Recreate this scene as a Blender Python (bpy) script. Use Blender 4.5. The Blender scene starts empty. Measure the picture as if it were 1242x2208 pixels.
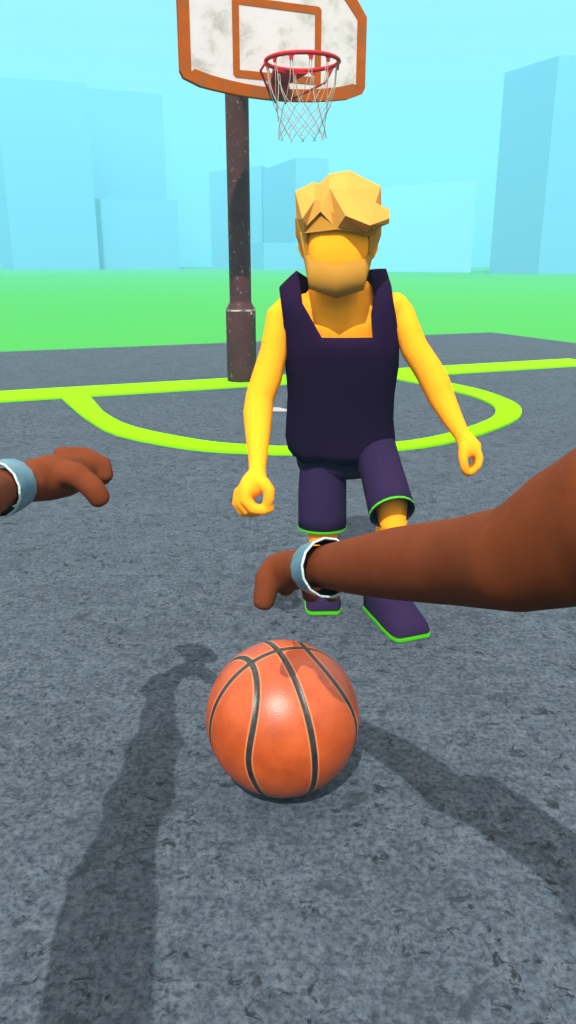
import bpy, bmesh, math, random
from mathutils import Vector as V, Matrix
import mathutils
random.seed(7)
S = bpy.context.scene
COL = S.collection

# ------------------------------------------------------------------ camera
FPX, HC = 1650.0, 1.4
TH = math.atan((1104-568)/FPX)
CT, ST = math.cos(TH), math.sin(TH)
cam_d = bpy.data.cameras.new('camera'); cam = bpy.data.objects.new('camera', cam_d); COL.objects.link(cam)
cam_d.sensor_fit = 'VERTICAL'; cam_d.sensor_height = 24; cam_d.lens = FPX/2208*24
cam_d.clip_start = 0.05; cam_d.clip_end = 3000
cam.location = (0, 0, HC); cam.rotation_euler = (math.pi/2-TH, 0, 0)
S.camera = cam

# measuring helpers: photo measurements turned into real positions at a known distance
def W(px, py, Y):
    v = (py-1104)/FPX; d = v*CT+ST; fw = CT-v*ST; k = Y/fw
    return V(((px-621)/FPX*k, Y, HC-d*k))
def Wc(px, py, zc):
    v = (py-1104)/FPX
    return V(((px-621)/FPX*zc, (CT-v*ST)*zc, HC-(v*CT+ST)*zc))
def zc_of(p): return p.y*CT+(HC-p.z)*ST
def ray(px, py):
    v = (py-1104)/FPX
    return V(((px-621)/FPX, CT-v*ST, -(v*CT+ST)))

# ------------------------------------------------------------------ materials
def mat(name, col, rough=0.8, spec=0.3):
    m = bpy.data.materials.new(name); m.use_nodes = True
    b = m.node_tree.nodes['Principled BSDF']
    b.inputs['Base Color'].default_value = (*col, 1); b.inputs['Roughness'].default_value = rough
    b.inputs['Specular IOR Level'].default_value = spec
    return m
def N(m, t, **kw):
    n = m.node_tree.nodes.new(t)
    for k, v in kw.items():
        if hasattr(n, k) and k not in n.inputs: setattr(n, k, v)
        else: n.inputs[k].default_value = v
    return n
def L(m, a, b): m.node_tree.links.new(a, b)
def bsdf(m): return m.node_tree.nodes['Principled BSDF']
def ramp(m, fac, stops):
    r = m.node_tree.nodes.new('ShaderNodeValToRGB'); e = r.color_ramp.elements
    while len(e) < len(stops): e.new(0.5)
    for k, (p, c) in enumerate(stops):
        e[k].position = p; e[k].color = (*c, 1) if len(c) == 3 else c
    L(m, fac, r.inputs[0]); return r.outputs[0]
def mixc(m, fac, a, b, mode='MIX'):
    n = m.node_tree.nodes.new('ShaderNodeMix'); n.data_type = 'RGBA'; n.blend_type = mode
    for s, x in ((n.inputs[0], fac), (n.inputs[6], a), (n.inputs[7], b)):
        if isinstance(x, (int, float)): s.default_value = x
        elif isinstance(x, tuple): s.default_value = (*x, 1)
        else: L(m, x, s)
    return n.outputs[2]
def objco(m, scale=(1, 1, 1)):
    tc = N(m, 'ShaderNodeTexCoord'); mp = N(m, 'ShaderNodeMapping'); mp.inputs['Scale'].default_value = scale
    L(m, tc.outputs['Object'], mp.inputs[0]); return mp.outputs[0]
def noise(m, vec, scale, detail=4, rough=0.55, dist=0.0):
    n = N(m, 'ShaderNodeTexNoise'); n.inputs['Scale'].default_value = scale; n.inputs['Detail'].default_value = detail
    n.inputs['Roughness'].default_value = rough; n.inputs['Distortion'].default_value = dist
    L(m, vec, n.inputs['Vector']); return n.outputs[0]
def bump(m, h, strength, dist=0.01):
    b = N(m, 'ShaderNodeBump'); b.inputs['Strength'].default_value = strength; b.inputs['Distance'].default_value = dist
    L(m, h, b.inputs['Height']); L(m, b.outputs[0], bsdf(m).inputs['Normal'])

M = {}
M['skin'] = mat('yellow_skin', (0.95, 0.315, 0.014), 0.9, 0.0)
M['brown'] = mat('brown_skin', (0.16, 0.040, 0.017), 0.7, 0.05)
m = M['brown']; c = objco(m, (30, 30, 30)); n1 = noise(m, c, 1.0, 3)
L(m, ramp(m, n1, [(0.3, (0.106, 0.0255, 0.0075)), (0.7, (0.126, 0.0315, 0.0100))]), bsdf(m).inputs['Base Color'])
M['navy'] = mat('navy_fabric', (0.0145, 0.0055, 0.023), 0.9, 0.0)
M['shoe'] = mat('navy_shoe', (0.0195, 0.0100, 0.036), 0.9, 0.03)
M['trim'] = mat('green_trim', (0.045, 0.33, 0.002), 0.8, 0.1)
M['hair'] = mat('blond_hair', (0.50, 0.235, 0.045), 0.9, 0.03)
M['beard'] = mat('tan_beard', (0.34, 0.160, 0.022), 0.9, 0.03)
M['line'] = mat('lime_paint', (0.16, 0.50, 0.0), 1.0, 0.0)
M['white_mark'] = mat('white_paint', (0.27, 0.25, 0.24), 0.9, 0.03)
M['grass'] = mat('grass_ground', (0.045, 0.26, 0.045), 1.0, 0.0)
m = M['grass']; c = objco(m); n1 = noise(m, c, 0.02, 3)
L(m, ramp(m, n1, [(0.35, (0.046, 0.255, 0.047)), (0.65, (0.058, 0.285, 0.052))]), bsdf(m).inputs['Base Color'])
M['tower'] = mat('haze_tinted_facade', (0.12, 0.31, 0.43), 1.0, 0.0)  # haze painted into the facade colour, making up for the thin haze volume
M['tower_pale'] = mat('haze_tinted_facade_light', (0.20, 0.47, 0.56), 1.0, 0.0)  # paler variant of the haze-tinted facade colour
M['black'] = mat('bolt_black', (0.01, 0.01, 0.012), 0.5, 0.3)
M['red'] = mat('red_metal', (0.40, 0.006, 0.010), 0.5, 0.10)
M['net'] = mat('net_cord', (0.30, 0.27, 0.21), 0.9, 0.05)

# asphalt: grey-blue, mottled, with dark pits
m = M['asphalt'] = mat('asphalt', (0.05, 0.065, 0.08), 0.95, 0.1)
c = objco(m)
big = noise(m, c, 2.6, 6, 0.7); mid = noise(m, c, 17, 8, 0.70, 0.5); fine = noise(m, c, 62, 6, 0.70, 0.3)
base = ramp(m, mid, [(0.30, (0.0285, 0.0395, 0.050)), (0.48, (0.042, 0.0565, 0.0705)), (0.70, (0.063, 0.079, 0.094))])
base = mixc(m, 1.0, base, ramp(m, big, [(0.34, (0.88, 0.88, 0.88)), (0.66, (1.09, 1.09, 1.09))]), 'MULTIPLY')
base = mixc(m, 1.0, base, ramp(m, fine, [(0.36, (0.50,)*3), (0.5, (1.0,)*3), (0.64, (1.42,)*3)]), 'MULTIPLY')
region = noise(m, c, 3.3, 4)
pit = noise(m, objco(m, (1, 1.25, 1)), 21, 7, 0.72, 0.8)
pm = ramp(m, pit, [(0.395, (1, 1, 1)), (0.435, (0, 0, 0))])
pm2 = mixc(m, 1.0, pm, ramp(m, region, [(0.40, (0.05,)*3), (0.52, (0.9,)*3)]), 'MULTIPLY')
base = mixc(m, pm2, base, (0.010, 0.013, 0.015))
blot = noise(m, c, 8.5, 7, 0.75, 0.6)
base = mixc(m, ramp(m, blot, [(0.37, (0.75,)*3), (0.43, (0, 0, 0))]), base, (0.022, 0.029, 0.036))
fine2 = noise(m, objco(m, (1, 1.6, 1)), 75, 4, 0.7, 0.6)
pm3 = ramp(m, fine2, [(0.32, (0.6,)*3), (0.40, (0, 0, 0))])
base = mixc(m, pm3, base, (0.022, 0.028, 0.033))
L(m, base, bsdf(m).inputs['Base Color'])
bump(m, mid, 0.25, 0.004)

# pole: brown painted steel with chips
m = M['pole'] = mat('brown_painted_steel', (0.05, 0.026, 0.026), 0.5, 0.06)
c = objco(m)
n1 = noise(m, c, 5, 4); chips = noise(m, objco(m, (1, 1, 0.8)), 19, 8, 0.72, 0.5); reg = noise(m, c, 3.1, 2)
scr = noise(m, objco(m, (9, 9, 2.2)), 5, 3, 0.6, 1.5)
col = ramp(m, n1, [(0.3, (0.044, 0.0150, 0.0135)), (0.7, (0.062, 0.022, 0.019))])
col = mixc(m, ramp(m, scr, [(0.63, (0, 0, 0)), (0.70, (0.35,)*3)]), col, (0.075, 0.060, 0.052))
ch = mixc(m, 1.0, ramp(m, chips, [(0.615, (0, 0, 0)), (0.63, (1, 1, 1))]), ramp(m, reg, [(0.40, (0.0,)*3), (0.55, (1, 1, 1))]), 'MULTIPLY')
col = mixc(m, ch, col, (0.30, 0.25, 0.22))
L(m, col, bsdf(m).inputs['Base Color'])
m = M['pole_edge'] = mat('worn_edge_steel', (0.05, 0.026, 0.026), 0.45, 0.35)
c = objco(m); n1 = noise(m, c, 22, 5, 0.7)
L(m, ramp(m, n1, [(0.44, (0.05, 0.028, 0.027)), (0.50, (0.30, 0.24, 0.22))]), bsdf(m).inputs['Base Color'])

# backboard
def specks(m, c, base, dark=(0.012, 0.012, 0.012)):
    s = noise(m, c, 17, 5, 0.7, 0.3); r = noise(m, c, 2.3, 2)
    k = mixc(m, 1.0, ramp(m, s, [(0.255, (1, 1, 1)), (0.27, (0, 0, 0))]), ramp(m, r, [(0.40, (0,)*3), (0.5, (1, 1, 1))]), 'MULTIPLY')
    return mixc(m, k, base, dark)
m = M['board'] = mat('dirty_white_board', (0.30, 0.29, 0.28), 0.7, 0.1)
c = objco(m); n1 = noise(m, c, 3.2, 8, 0.68, 0.3)
L(m, specks(m, c, ramp(m, n1, [(0.36, (0.32, 0.285, 0.25)), (0.48, (0.47, 0.42, 0.40)), (0.6, (0.50, 0.445, 0.43))])), bsdf(m).inputs['Base Color'])
m = M['orange'] = mat('rusty_orange_paint', (0.2, 0.045, 0.002), 0.8, 0.0)
c = objco(m); n1 = noise(m, c, 8, 8, 0.7)
L(m, specks(m, c, ramp(m, n1, [(0.38, (0.22, 0.070, 0.016)), (0.46, (0.28, 0.056, 0.0)), (0.66, (0.33, 0.066, 0.0))])), bsdf(m).inputs['Base Color'])

# ------------------------------------------------------------------ object helpers
def link(name, mesh, m, parent=None, smooth=False):
    if m:
        for q in (m if isinstance(m, (list, tuple)) else [m]): mesh.materials.append(q)
    for p in mesh.polygons: p.use_smooth = smooth
    o = bpy.data.objects.new(name, mesh); COL.objects.link(o)
    if parent:
        o.parent = parent
        o.matrix_parent_inverse = Matrix.Translation(parent.location).inverted() if parent.type == 'EMPTY' else Matrix.Identity(4)
    return o
def finish(name, bm, m, parent=None, smooth=False, recalc=True):
    if recalc: bmesh.ops.recalc_face_normals(bm, faces=bm.faces)
    me = bpy.data.meshes.new(name); bm.to_mesh(me); bm.free()
    return link(name, me, m, parent, smooth)
def thing(name, label, cat, loc=(0, 0, 0), group=None):
    o = bpy.data.objects.new(name, None); COL.objects.link(o); o.location = loc; o.empty_display_size = 0.2
    o['label'] = label; o['category'] = cat
    if group: o['group'] = group
    return o
def tag(o, label, cat, group=None):
    o['label'] = label; o['category'] = cat
    if group: o['group'] = group
    return o
def struct(o): o['kind'] = 'structure'; return o

def ringpts(c, t, up, r, n, ph=0.0):
    side = t.cross(up)
    if side.length < 1e-4: side = t.cross(V((0, 1, 0)))
    side.normalize(); u = side.cross(t).normalized()
    rx, ry = r if isinstance(r, tuple) else (r, r)
    return [c+side*(rx*math.cos(2*math.pi*k/n+ph))+u*(ry*math.sin(2*math.pi*k/n+ph)) for k in range(n)]
def loft(bm, st, n=12, up=V((0, -1, 0)), cap=True, domes=False, tang=None):
    """tube through stations (point, radius); radius may be (side, up)"""
    P = [V(s[0]) for s in st]; rings = []
    R = [s[1] for s in st]
    if domes:                                # rounded ends
        def sc(r, k): return tuple(q*k for q in r) if isinstance(r, tuple) else r*k
        def mx(r): return max(r) if isinstance(r, tuple) else r
        d0 = (P[0]-P[1]).normalized(); d1 = (P[-1]-P[-2]).normalized(); r0, r1 = mx(R[0]), mx(R[-1])
        P = [P[0]+d0*r0*0.62, P[0]+d0*r0*0.42]+P+[P[-1]+d1*r1*0.42, P[-1]+d1*r1*0.62]
        R = [sc(R[0], 0.45), sc(R[0], 0.8)]+R+[sc(R[-1], 0.8), sc(R[-1], 0.45)]
    for k in range(len(P)):
        a = P[max(k-1, 0)]; b = P[min(k+1, len(P)-1)]
        t = (b-a).normalized() if tang is None else tang[k]
        rings.append([bm.verts.new(q) for q in ringpts(P[k], t, up, R[k], n)])
    for a, b in zip(rings, rings[1:]):
        for k in range(n): bm.faces.new((a[k], a[(k+1) % n], b[(k+1) % n], b[k]))
    if cap:
        bm.faces.new(rings[0][::-1]); bm.faces.new(rings[-1])
    return rings
def smoothpath(pts, sub=6):
    out = []
    for i in range(len(pts)-1):
        p0 = pts[max(i-1, 0)]; p1 = pts[i]; p2 = pts[i+1]; p3 = pts[min(i+2, len(pts)-1)]
        for s in range(sub):
            t = s/sub
            out.append(0.5*((2*p1)+(p2-p0)*t+(2*p0-5*p1+4*p2-p3)*t*t+(3*p1-p0-3*p2+p3)*t**3))
    out.append(pts[-1]); return out
def box(bm, c, sx, sy, sz, rot=None):
    r = bmesh.ops.create_cube(bm, size=1)
    mtx = Matrix.Translation(c) @ (rot.to_4x4() if rot else Matrix.Identity(4)) @ Matrix.Diagonal((sx, sy, sz, 1))
    bmesh.ops.transform(bm, matrix=mtx, verts=r['verts']); return r['verts']
def baked(o, mods):
    """apply modifiers through the depsgraph, no operators"""
    for kind, kw in mods:
        md = o.modifiers.new(kind, kind)
        for k, v in kw.items(): setattr(md, k, v)
    bpy.context.view_layer.update()
    dg = bpy.context.evaluated_depsgraph_get()
    me = bpy.data.meshes.new_from_object(o.evaluated_get(dg)); me.name = o.name
    o.modifiers.clear(); o.data = me
    for p in me.polygons: p.use_smooth = True
    return o

# ------------------------------------------------------------------ ground, court
A22 = math.radians(22.5)
U = V((math.cos(A22), math.sin(A22), 0)); NN = V((math.sin(A22), -math.cos(A22), 0))   # along the end line / towards the viewer
bm = bmesh.new()
bm.faces.new([bm.verts.new(q) for q in ((-158, -40, -0.03), (158, -40, -0.03), (158, 362, -0.03), (-158, 362, -0.03))])
struct(finish('ground', bm, M['grass']))

corner = V((4.35, 16.75, 0))
def court_pt(u, n, z): p = corner+U*u+NN*n; return V((p.x, p.y, z))
bm = bmesh.new()
vs = [court_pt(a, b, 0) for a, b in ((0, 0), (-26, 0), (-26, 30), (0, 30))]
top = [bm.verts.new(v) for v in vs]; bot = [bm.verts.new(v-V((0, 0, 0.06))) for v in vs]
bm.faces.new(top)
for k in range(4): bm.faces.new((top[k], bot[k], bot[(k+1) % 4], top[(k+1) % 4]))
struct(finish('court_pavement', bm, M['asphalt']))

def slab(name, poly_top, h, m, strip=None):
    bm = bmesh.new()
    if strip:                                 # strip = (outer pts, inner pts)
        o, i = strip
        to = [bm.verts.new(V((p.x, p.y, h))) for p in o]; ti = [bm.verts.new(V((p.x, p.y, h))) for p in i]
        bo = [bm.verts.new(V((p.x, p.y, 0.001))) for p in o]; bi = [bm.verts.new(V((p.x, p.y, 0.001))) for p in i]
        for k in range(len(o)-1):
            bm.faces.new((to[k], to[k+1], ti[k+1], ti[k])); bm.faces.new((to[k], bo[k], bo[k+1], to[k+1]))
            bm.faces.new((ti[k], ti[k+1], bi[k+1], bi[k]))
        for k in (0, -1): bm.faces.new((to[k], ti[k], bi[k], bo[k]))
    else:
        t = [bm.verts.new(V((p.x, p.y, h))) for p in poly_top]; b = [bm.verts.new(V((p.x, p.y, 0.001))) for p in poly_top]
        bm.faces.new(t)
        n = len(t)
        for k in range(n): bm.faces.new((t[k], b[k], b[(k+1) % n], t[(k+1) % n]))
    return struct(finish(name, bm, m))
# end line and side line (one L), three-point arc clipped at the end line
foot = V((0, 9.30, 0))                       # on the near edge of the end line
def fp(u, n): return foot+U*u+NN*n
uc = (V((4.27, 11.88, 0))-foot).dot(U)
slab('end_line', [fp(-14, 0), fp(uc-0.30, 0), fp(uc-0.30, 16), fp(uc, 16), fp(uc, -0.70), fp(-14, -0.70)], 0.022, M['line'])
arc_out = [(-2.47, 8.30), (-2.16, 7.64), (-1.87, 7.06), (-1.46, 6.40), (-0.81, 5.90), (-0.33, 5.75), (0.07, 5.71), (0.87, 5.85), (1.47, 6.24), (2.05, 6.93), (2.28, 7.40), (2.37, 7.88), (2.32, 8.40), (2.20, 8.86), (1.93, 9.42), (1.60, 9.98)]
arc_in = [(-2.19, 8.42), (-1.95, 7.80), (-1.74, 7.30), (-1.36, 6.70), (-0.72, 6.17), (-0.30, 6.00), (0.06, 5.95), (0.80, 6.06), (1.34, 6.41), (1.84, 7.01), (2.03, 7.42), (2.10, 7.84), (2.05, 8.30), (1.93, 8.66), (1.68, 9.18), (1.28, 9.86)]
slab('three_point_arc', None, 0.0215, M['line'], strip=(smoothpath([V((x, y, 0)) for x, y in arc_out], 3), smoothpath([V((x, y, 0)) for x, y in arc_in], 3)))
slab('faded_white_mark', [V((-0.25, 7.74, 0)), V((-0.10, 7.76, 0)), V((-0.02, 7.66, 0)), V((0.22, 7.62, 0)), V((0.22, 7.52, 0)), V((-0.2, 7.55, 0))], 0.004, M['white_mark'])

# ------------------------------------------------------------------ far buildings
def tower(name, pts, h, label, side=14, mt='tower', extra=None):
    """pts: footprint (world xy, counter-clockwise), extruded to h, with parapet"""
    root = thing(name, label, 'building', (sum(p[0] for p in pts)/len(pts), sum(p[1] for p in pts)/len(pts), 0), 'hazy tower blocks beyond the grass')
    bm = bmesh.new()
    b = [bm.verts.new((p[0], p[1], -0.03)) for p in pts]; t = [bm.verts.new((p[0], p[1], h)) for p in pts]
    n = len(pts)
    for k in range(n): bm.faces.new((b[k], b[(k+1) % n], t[(k+1) % n], t[k]))
    finish('wall', bm, M[mt], root)
    bm = bmesh.new(); cx = V((sum(p[0] for p in pts)/n, sum(p[1] for p in pts)/n, 0))
    q = [cx+(V((p[0], p[1], 0))-cx)*0.985 for p in pts]
    bm.faces.new([bm.verts.new((p.x, p.y, h-0.15)) for p in q]); finish('roof', bm, M[mt], root)
    return root
def hz(py, Y): return W(621, py, Y).z
def gx(px, py): 
    p = ray(px, py); k = HC/-p.z; return (p.x*k, p.y*k)
def xw(px, Y, py): return W(px, py, Y).x
# left group
TOWERS = []
Y1 = 196
a = (xw(30, Y1, 581), Y1); b2 = (xw(215, Y1+6, 581), Y1+6)
tower('tower_block', [a, b2, (b2[0]-17, b2[1]+40), (a[0]-16, a[1]+36)], hz(172, Y1+3), 'tallest pale blue block at the left edge of the photo, wide flat front')
tower('tower_block', [(xw(213, Y1+9, 581), Y1+9), (xw(388, Y1+13, 580), Y1+13), (xw(388, Y1+13, 580)-6, Y1+30), (xw(213, Y1+9, 581)-1, Y1+30)], hz(429, Y1+10), 'low pale blue block right of the tallest left block, below the paler tower')
tower('tower_block', [(xw(205, 262, 575), 262), (xw(366, 272, 575), 272), (xw(366, 272, 575)-8, 300), (xw(205, 262, 575)-8, 300)], hz(196, 267), 'paler tower standing behind the low block on the left')
# middle group
tower('tower_block', [(xw(457, 262, 578), 262), (xw(566, 246, 578), 246), (xw(566, 246, 578)+10, 285), (xw(457, 262, 578)+6, 290)], hz(362, 252), 'very faint pale block directly behind the brown pole')
tower('tower_block', [(xw(569, 232, 578), 232), (xw(637, 206, 578), 206), (xw(705, 208, 578), 208), (xw(690, 244, 578), 244)], hz(340, 206), 'slim tower with shaded left side between the pole and the player head')
tower('tower_block', [(xw(545, 204, 581), 204), (xw(569, 196, 581), 196), (xw(720, 198, 581), 198), (xw(720, 214, 581)-6, 206)], hz(524, 200), 'low blue block at the foot of the slim middle tower')
# right
tower('tower_block', [(xw(770, 150, 586), 150), (xw(1015, 132, 588), 132), (xw(1015, 132, 588)+4, 165), (xw(770, 150, 586), 170)], hz(395, 138), 'broad very pale block right of the player head', mt='tower_pale')
tower('tower_block', [(xw(1055, 124.5, 588), 124.5), (xw(1160, 115, 590), 115), (xw(1390, 112, 590), 112), (xw(1390, 140, 590), 140)], hz(120, 115), 'tall grey blue tower at the right edge of the photo')

# ------------------------------------------------------------------ basketball hoop
PX, PY = -0.57, 9.52
hoop = thing('basketball_hoop', 'basketball hoop with white orange-edged backboard, red rim and white net on a brown pole', 'basketball hoop', (PX, PY, 0))
def lathe(bm, c, prof, n=40):
    rings = [[bm.verts.new((c[0]+r*math.cos(2*math.pi*k/n), c[1]+r*math.sin(2*math.pi*k/n), z)) for k in range(n)] for z, r in prof]
    for a, b in zip(rings, rings[1:]):
        for k in range(n): bm.faces.new((a[k], a[(k+1) % n], b[(k+1) % n], b[k]))
    return rings
zb = W(521, 668, PY).z; zt = W(521, 655, PY).z
bm = bmesh.new()
r = lathe(bm, (PX, PY), [(0.022, 0.176), (0.03, 0.180), (zb-0.02, 0.180), (zb-0.012, 0.179)]); finish('pole_base', bm, M['pole'], hoop, True)
bm = bmesh.new(); lathe(bm, (PX, PY), [(zb-0.012, 0.1795), (zb, 0.180), (zb+0.008, 0.176)]); finish('worn_edge', bm, M['pole_edge'], hoop, True)
bm = bmesh.new(); lathe(bm, (PX, PY), [(zb+0.008, 0.176), (zt+0.01, 0.136), (zt+0.03, 0.130)]); finish('collar', bm, M['pole'], hoop, True)
# backboard frame of reference
D = 1.35
BO = V((PX, PY, 0))+NN*D
def toboard(px, py, off=0.0):
    d = ray(px, py); o = V((0, 0, HC)); p0 = BO+NN*off
    k = (p0-o).dot(NN)/d.dot(NN); q = o+d*k
    return ((q-BO).dot(U), q.z)
uL, _ = toboard(386, 100); uR, _ = toboard(788.5, 100)
UC = (uL+uR)/2; HWD = (uR-uL)/2
_, zrs = toboard(787, 197); _, zls = toboard(390, 170); zs = (zrs+zls)/2      # bottom of straight sides
_, zbm = toboard(600, 217)                                                       # bottom of the curve
_, ztc = toboard(789, 38)                                                        # shoulder of the top slant
ztop = ztc+0.52
print('board', UC, HWD, zs, zbm, ztc)
def outline(ins):
    h = HWD-ins; pts = []
    nb = 14
    cz = 0.045
    pts.append((-h, zs+cz)); pts.append((-h+0.03, zs-0.01+ins*0.8))
    for k in range(1, nb):
        t = -1+2*k/nb; x = t*(h-0.06)
        pts.append((x, zbm+ins+(zs-0.045-zbm)*abs(t)**2.0))
    pts.append((h-0.03, zs-0.01+ins*0.8)); pts.append((h, zs+cz))
    pts.append((h, ztc-ins*0.35)); pts.append((h-0.42, ztop-ins)); pts.append((-h+0.42, ztop-ins)); pts.append((-h, ztc-ins*0.35))
    return pts
def B3(u, z, off): p = BO+U*(UC+u)+NN*off; return V((p.x, p.y, z))
def prism(bm, outer, o0, o1, inner=None):
    fo = [bm.verts.new(B3(u, z, o1)) for u, z in outer]; ba = [bm.verts.new(B3(u, z, o0)) for u, z in outer]; n = len(outer)
    for k in range(n): bm.faces.new((fo[k], fo[(k+1) % n], ba[(k+1) % n], ba[k]))
    if inner:
        fi = [bm.verts.new(B3(u, z, o1)) for u, z in inner]; bi = [bm.verts.new(B3(u, z, o0)) for u, z in inner]
        for k in range(n):
            bm.faces.new((fo[k], fo[(k+1) % n], fi[(k+1) % n], fi[k])); bm.faces.new((ba[k], ba[(k+1) % n], bi[(k+1) % n], bi[k]))
            bm.faces.new((fi[k], fi[(k+1) % n], bi[(k+1) % n], bi[k]))
    else:
        bm.faces.new(fo); bm.faces.new(ba)
bm = bmesh.new(); prism(bm, outline(0.05), -0.03, 0.012); board = finish('backboard', bm, M['board'], hoop)
bm = bmesh.new(); prism(bm, outline(0.0), -0.045, 0.016, outline(0.105))
fr = finish('backboard_border', bm, M['orange'], hoop)
md = fr.modifiers.new('b', 'BEVEL'); md.width = 0.012; md.segments = 2
# target square
u0, za = toboard(502, 168); u1, zc1 = toboard(690, 184)
_, zd = toboard(502, -5); _, ze = toboard(691, 12); zq1 = (zd+ze)/2; zq0 = (za+zc1)/2
u0 -= UC; u1 -= UC; w = 0.066
def rect(u0, u1, z0, z1, c): return [(u0, z0+c), (u0+c, z0), (u1-c, z0), (u1, z0+c), (u1, z1-c), (u1-c, z1), (u0+c, z1), (u0, z1-c)]
bm = bmesh.new(); prism(bm, rect(u0, u1, zq0, zq1, 0.025), 0.0125, 0.0165, rect(u0+w, u1-w, zq0+w, zq1-w, 0.0005)); finish('target_square', bm, M['orange'], hoop)
# upper pole, arms behind the board
bm = bmesh.new(); lathe(bm, (PX, PY), [(zt+0.03, 0.130), (1.6, 0.130), (2.4, 0.131), (3.45, 0.132)]); pr = lathe(bm, (PX, PY), [(3.45, 0.132), (3.47, 0.12)]); bm.faces.new(pr[-1]); bm.faces.ensure_lookup_table()
finish('pole', bm, M['pole'], hoop, True)
for zz in (3.20, 3.38):
    bm = bmesh.new(); a = V((PX, PY, zz))+NN*0.1; b = BO+U*0.0+V((0, 0, zz))-NN*0.046
    loft(bm, [(a, 0.04), (V((b.x, b.y, zz)), 0.04)], 12, V((0, 0, 1))); finish('support_arm', bm, M['pole'], hoop, True)
bm = bmesh.new(); box(bm, V((BO.x, BO.y, 3.29))-NN*0.055, 0.30, 0.02, 0.34, Matrix.Rotation(A22, 3, 'Z')); finish('mounting_plate', bm, M['pole'], hoop)

# rim
ub, zbk = toboard(597, 185)
RC0 = BO+U*(ub+0.0)
RR = 0.325; OFF = 0.72
# centre of rim at measured image position
best = None
for k in range(60):
    off = 0.5+0.008*k; p = RC0+NN*off
    zc = p.y*1.0; q = W(652, 133, p.y)
    e = abs(q.x-p.x)
    if best is None or e < best[0]: best = (e, off, q.z)
OFF = best[1]; RZ = best[2]; RC = V(((RC0+NN*OFF).x, (RC0+NN*OFF).y, RZ))
print('rim', OFF, RZ, RC)
bm = bmesh.new()
nR = 72; rings = []
for k in range(nR):
    a = 2*math.pi*k/nR; c = RC+U*(RR*math.cos(a))+NN*(RR*math.sin(a)); rad = (c-RC).normalized()
    rings.append([bm.verts.new(c+rad*(0.018*math.cos(b))+V((0, 0, 0.018*math.sin(b)))) for b in [2*math.pi*j/10 for j in range(10)]])
for k in range(nR):
    a, b = rings[k], rings[(k+1) % nR]
    for j in range(10): bm.faces.new((a[j], a[(j+1) % 10], b[(j+1) % 10], b[j]))
rim = finish('rim', bm, M['red'], hoop, True)
NH = 12
for k in range(NH):
    hk = bmesh.new()
    a = 2*math.pi*(k+0.35)/NH; c = RC+U*(RR*math.cos(a))+NN*(RR*math.sin(a)); tan = (-U*math.sin(a)+NN*math.cos(a)); rad = (c-RC).normalized()
    pr = [(-0.034, -0.010), (0.034, -0.010), (0.017, -0.030), (0.015, -0.052), (-0.015, -0.052), (-0.017, -0.030)]
    f1 = [hk.verts.new(c+tan*x+rad*0.007+V((0, 0, z))) for x, z in pr]; f2 = [hk.verts.new(c+tan*x-rad*0.007+V((0, 0, z))) for x, z in pr]
    hk.faces.new(f1); hk.faces.new(f2[::-1])
    for j in range(6): hk.faces.new((f1[j], f2[j], f2[(j+1) % 6], f1[(j+1) % 6]))
    finish('net_hook', hk, M['red'], rim)
# bracket: plate on the board + wedge to the rim
Rz = Matrix.Rotation(A22, 3, 'Z')
bm = bmesh.new()
def Q(u, off, z): p = BO+U*(ub+u)+NN*off; return V((p.x, p.y, z))
zp0, zp1 = W(600, 207, Q(0, 0.05, 0).y).z, RZ-0.02
pl = [(-0.095, zp0+0.055), (-0.05, zp0), (0.05, zp0), (0.095, zp0+0.055), (0.095, zp1), (-0.095, zp1)]
f1 = [bm.verts.new(Q(u, 0.085, z)) for u, z in pl]; f2 = [bm.verts.new(Q(u*1.12, 0.0175, z)) for u, z in pl]
bm.faces.new(f1); bm.faces.new(f2)
for j in range(6): bm.faces.new((f1[j], f2[j], f2[(j+1) % 6], f1[(j+1) % 6]))
b = finish('bracket_plate', bm, M['red'], hoop); md = b.modifiers.new('b', 'BEVEL'); md.width = 0.006; md.segments = 2
bm = bmesh.new()
yb = OFF-RR
up = [Q(-0.095, 0.088, RZ-0.005), Q(0.095, 0.088, RZ-0.005), Q(0.17, yb+0.06, RZ-0.005), Q(0, yb+0.0, RZ-0.005), Q(-0.17, yb+0.06, RZ-0.005)]
lo = [Q(-0.095, 0.088, RZ-0.07), Q(0.095, 0.088, RZ-0.07), Q(0.17, yb+0.057, RZ-0.03), Q(0, yb-0.005, RZ-0.03), Q(-0.17, yb+0.057, RZ-0.03)]
a = [bm.verts.new(p) for p in up]; c = [bm.verts.new(p) for p in lo]; bm.faces.new(a); bm.faces.new(c)
for j in range(5): bm.faces.new((a[j], c[j], c[(j+1) % 5], a[(j+1) % 5]))
finish('rim_gusset', bm, M['red'], hoop)
for sx in (-1, 1):
    bm = bmesh.new(); ang = math.radians(8)
    e = RC+U*(sx*RR*math.cos(ang))+NN*(RR*math.sin(ang))*-1+V((0, 0, -0.01))
    mid = RC+U*(sx*(RR-0.03) if sx > 0 else -RR-0.035)-NN*(RR*(0.45 if sx > 0 else 0.30))+V((0, 0, -0.115 if sx > 0 else -0.08))
    pts = [Q(sx*0.085, 0.09, RZ-0.22), mid, e]
    loft(bm, [(p, 0.011) for p in pts], 8, V((0, 0, 1))); finish('brace_rod', bm, M['red'], hoop, True)
for u in (-0.05, 0.055):
    for z in (RZ-0.165, RZ-0.235):
        bm = bmesh.new(); p = Q(u, 0.085, z); q = Q(u, 0.099, z); loft(bm, [(p, 0.014), (q, 0.012)], 8, V((0, 0, 1))); finish('bolt', bm, M['black'], hoop)
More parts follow.
